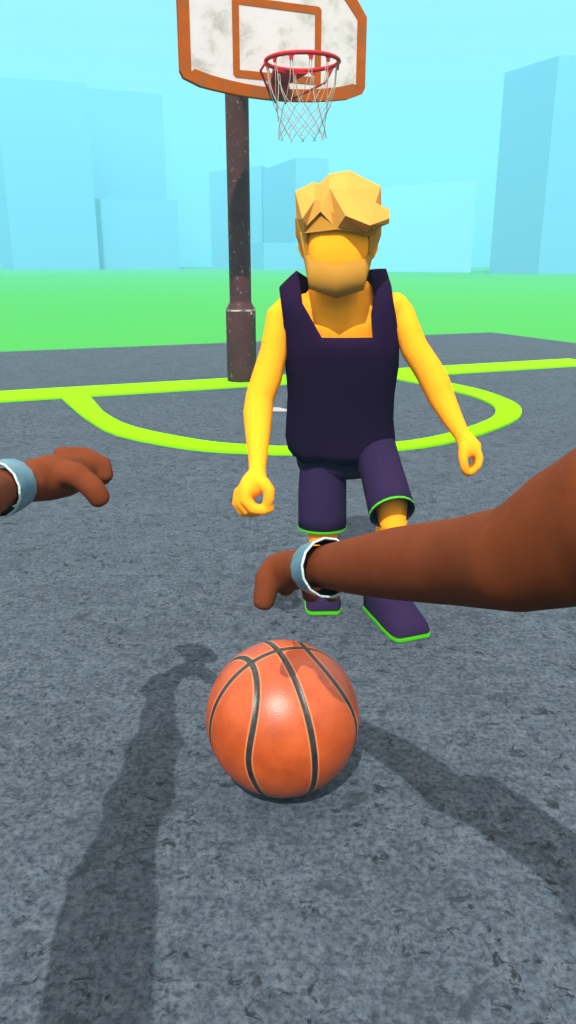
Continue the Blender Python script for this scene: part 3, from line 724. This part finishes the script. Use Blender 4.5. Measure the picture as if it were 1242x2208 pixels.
def band(c0, c1, r0, r1):
    """c0/r0: elbow side (wide), c1/r1: hand side"""
    t = (c1-c0).normalized(); n = 14
    bm = bmesh.new()
    a = [bm.verts.new(q) for q in ringpts(c0, t, V((0, 0, 1)), r0, n, 0.2)]; b = [bm.verts.new(q) for q in ringpts(c1, t, V((0, 0, 1)), r1, n, 0.2)]
    mm = [bm.verts.new(q) for q in ringpts(c0.lerp(c1, 0.5), t, V((0, 0, 1)), (r0+r1)/2*1.03, n, 0.2)]
    for k in range(n):
        bm.faces.new((a[k], a[(k+1) % n], mm[(k+1) % n], mm[k])); bm.faces.new((mm[k], mm[(k+1) % n], b[(k+1) % n], b[k]))
    o = finish('wristband', bm, M['band'], vw, True)
    bm = bmesh.new(); q = ringpts(c0, t, V((0, 0, 1)), r0, n, 0.2)
    rows = []
    for p in q:
        rd = (p-c0).normalized(); rows.append([bm.verts.new(p+rd*(0.0024*math.cos(x))+t*(0.0032*math.sin(x))) for x in [2*math.pi*j/6 for j in range(6)]])
    for k in range(n):
        for j in range(6): bm.faces.new((rows[k][j], rows[k][(j+1) % 6], rows[(k+1) % n][(j+1) % 6], rows[(k+1) % n][j]))
    finish('stitched_edge', bm, M['stitch'], o, True)
    bm = bmesh.new()
    a = [bm.verts.new(p) for p in ringpts(c0+t*0.002, t, V((0, 0, 1)), r0-0.003, n, 0.2)]; b = [bm.verts.new(p) for p in ringpts(c1, t, V((0, 0, 1)), r1-0.004, n, 0.2)]
    for k in range(n): bm.faces.new((a[k], b[k], b[(k+1) % n], a[(k+1) % n]))
    finish('lining', bm, M['band_in'], o, True)
band(Wc(708, 1224, 1.455), Wc(676, 1224, 1.51), 0.0565, 0.051)
band(Wc(-12, 1056, 1.57), Wc(31, 1044, 1.635), 0.060, 0.055)

# ------------------------------------------------------------------ haze
bm = bmesh.new(); box(bm, V((0, 161, 20.7)), 324, 410, 43.6)
m = bpy.data.materials.new('pale_air'); m.use_nodes = True; m.node_tree.nodes.clear()
out = m.node_tree.nodes.new('ShaderNodeOutputMaterial'); pv = m.node_tree.nodes.new('ShaderNodeVolumePrincipled')
pv.inputs['Color'].default_value = (0.212, 0.79, 0.99, 1); pv.inputs['Density'].default_value = 0.0038
m.node_tree.links.new(pv.outputs[0], out.inputs['Volume'])
hz_o = finish('haze', bm, m); hz_o['kind'] = 'stuff'

# ------------------------------------------------------------------ light
SE = math.radians(49); AZ = math.radians(10.6)          # light travels forward and slightly to the right
ld = V((math.sin(AZ)*math.cos(SE), math.cos(AZ)*math.cos(SE), -math.sin(SE)))
sd = bpy.data.lights.new('sun', 'SUN'); sd.energy = 4.1; sd.angle = math.radians(0.5); sd.color = (0.98, 0.965, 0.93)
sun = bpy.data.objects.new('sun', sd); COL.objects.link(sun); sun.rotation_euler = ld.to_track_quat('-Z', 'Y').to_euler(); sun.location = (0, -5, 12)
w = bpy.data.worlds.new('World'); S.world = w; w.use_nodes = True; nt = w.node_tree; nt.nodes.clear()
wo = nt.nodes.new('ShaderNodeOutputWorld'); add = nt.nodes.new('ShaderNodeAddShader')
b1 = nt.nodes.new('ShaderNodeBackground'); b2 = nt.nodes.new('ShaderNodeBackground')
sky = nt.nodes.new('ShaderNodeTexSky'); sky.sky_type = 'NISHITA'; sky.sun_disc = False; sky.sun_elevation = SE; sky.sun_rotation = math.pi+AZ; sky.air_density = 1.0
tint = nt.nodes.new('ShaderNodeMix'); tint.data_type = 'RGBA'; tint.blend_type = 'MULTIPLY'; tint.inputs[0].default_value = 1; tint.inputs[7].default_value = (0.9, 0.6, 0.4, 1)
nt.links.new(sky.outputs[0], tint.inputs[6]); nt.links.new(tint.outputs[2], b1.inputs[0]); b1.inputs[1].default_value = 0.012
tc = nt.nodes.new('ShaderNodeTexCoord'); sp = nt.nodes.new('ShaderNodeSeparateXYZ'); nt.links.new(tc.outputs['Generated'], sp.inputs[0])
rp = nt.nodes.new('ShaderNodeValToRGB'); nt.links.new(sp.outputs[2], rp.inputs[0]); e = rp.color_ramp.elements
stops = [(0.0, (0.115, 0.48, 0.58)), (0.27, (0.20, 0.445, 0.55)), (0.45, (1.38, 1.13, 1.06)), (1.0, (1.38, 1.13, 1.06))]
while len(e) < len(stops): e.new(0.5)
for k, (p, c) in enumerate(stops): e[k].position = p; e[k].color = (*c, 1)
nt.links.new(rp.outputs[0], b2.inputs[0]); b2.inputs[1].default_value = 1.0
nt.links.new(b1.outputs[0], add.inputs[0]); nt.links.new(b2.outputs[0], add.inputs[1]); nt.links.new(add.outputs[0], wo.inputs[0])

S.view_settings.view_transform = 'Standard'; S.view_settings.look = 'None'; S.view_settings.gamma = 1; S.view_settings.use_curve_mapping = False
S.view_settings.exposure = 0.9
S.cycles.use_denoising = True
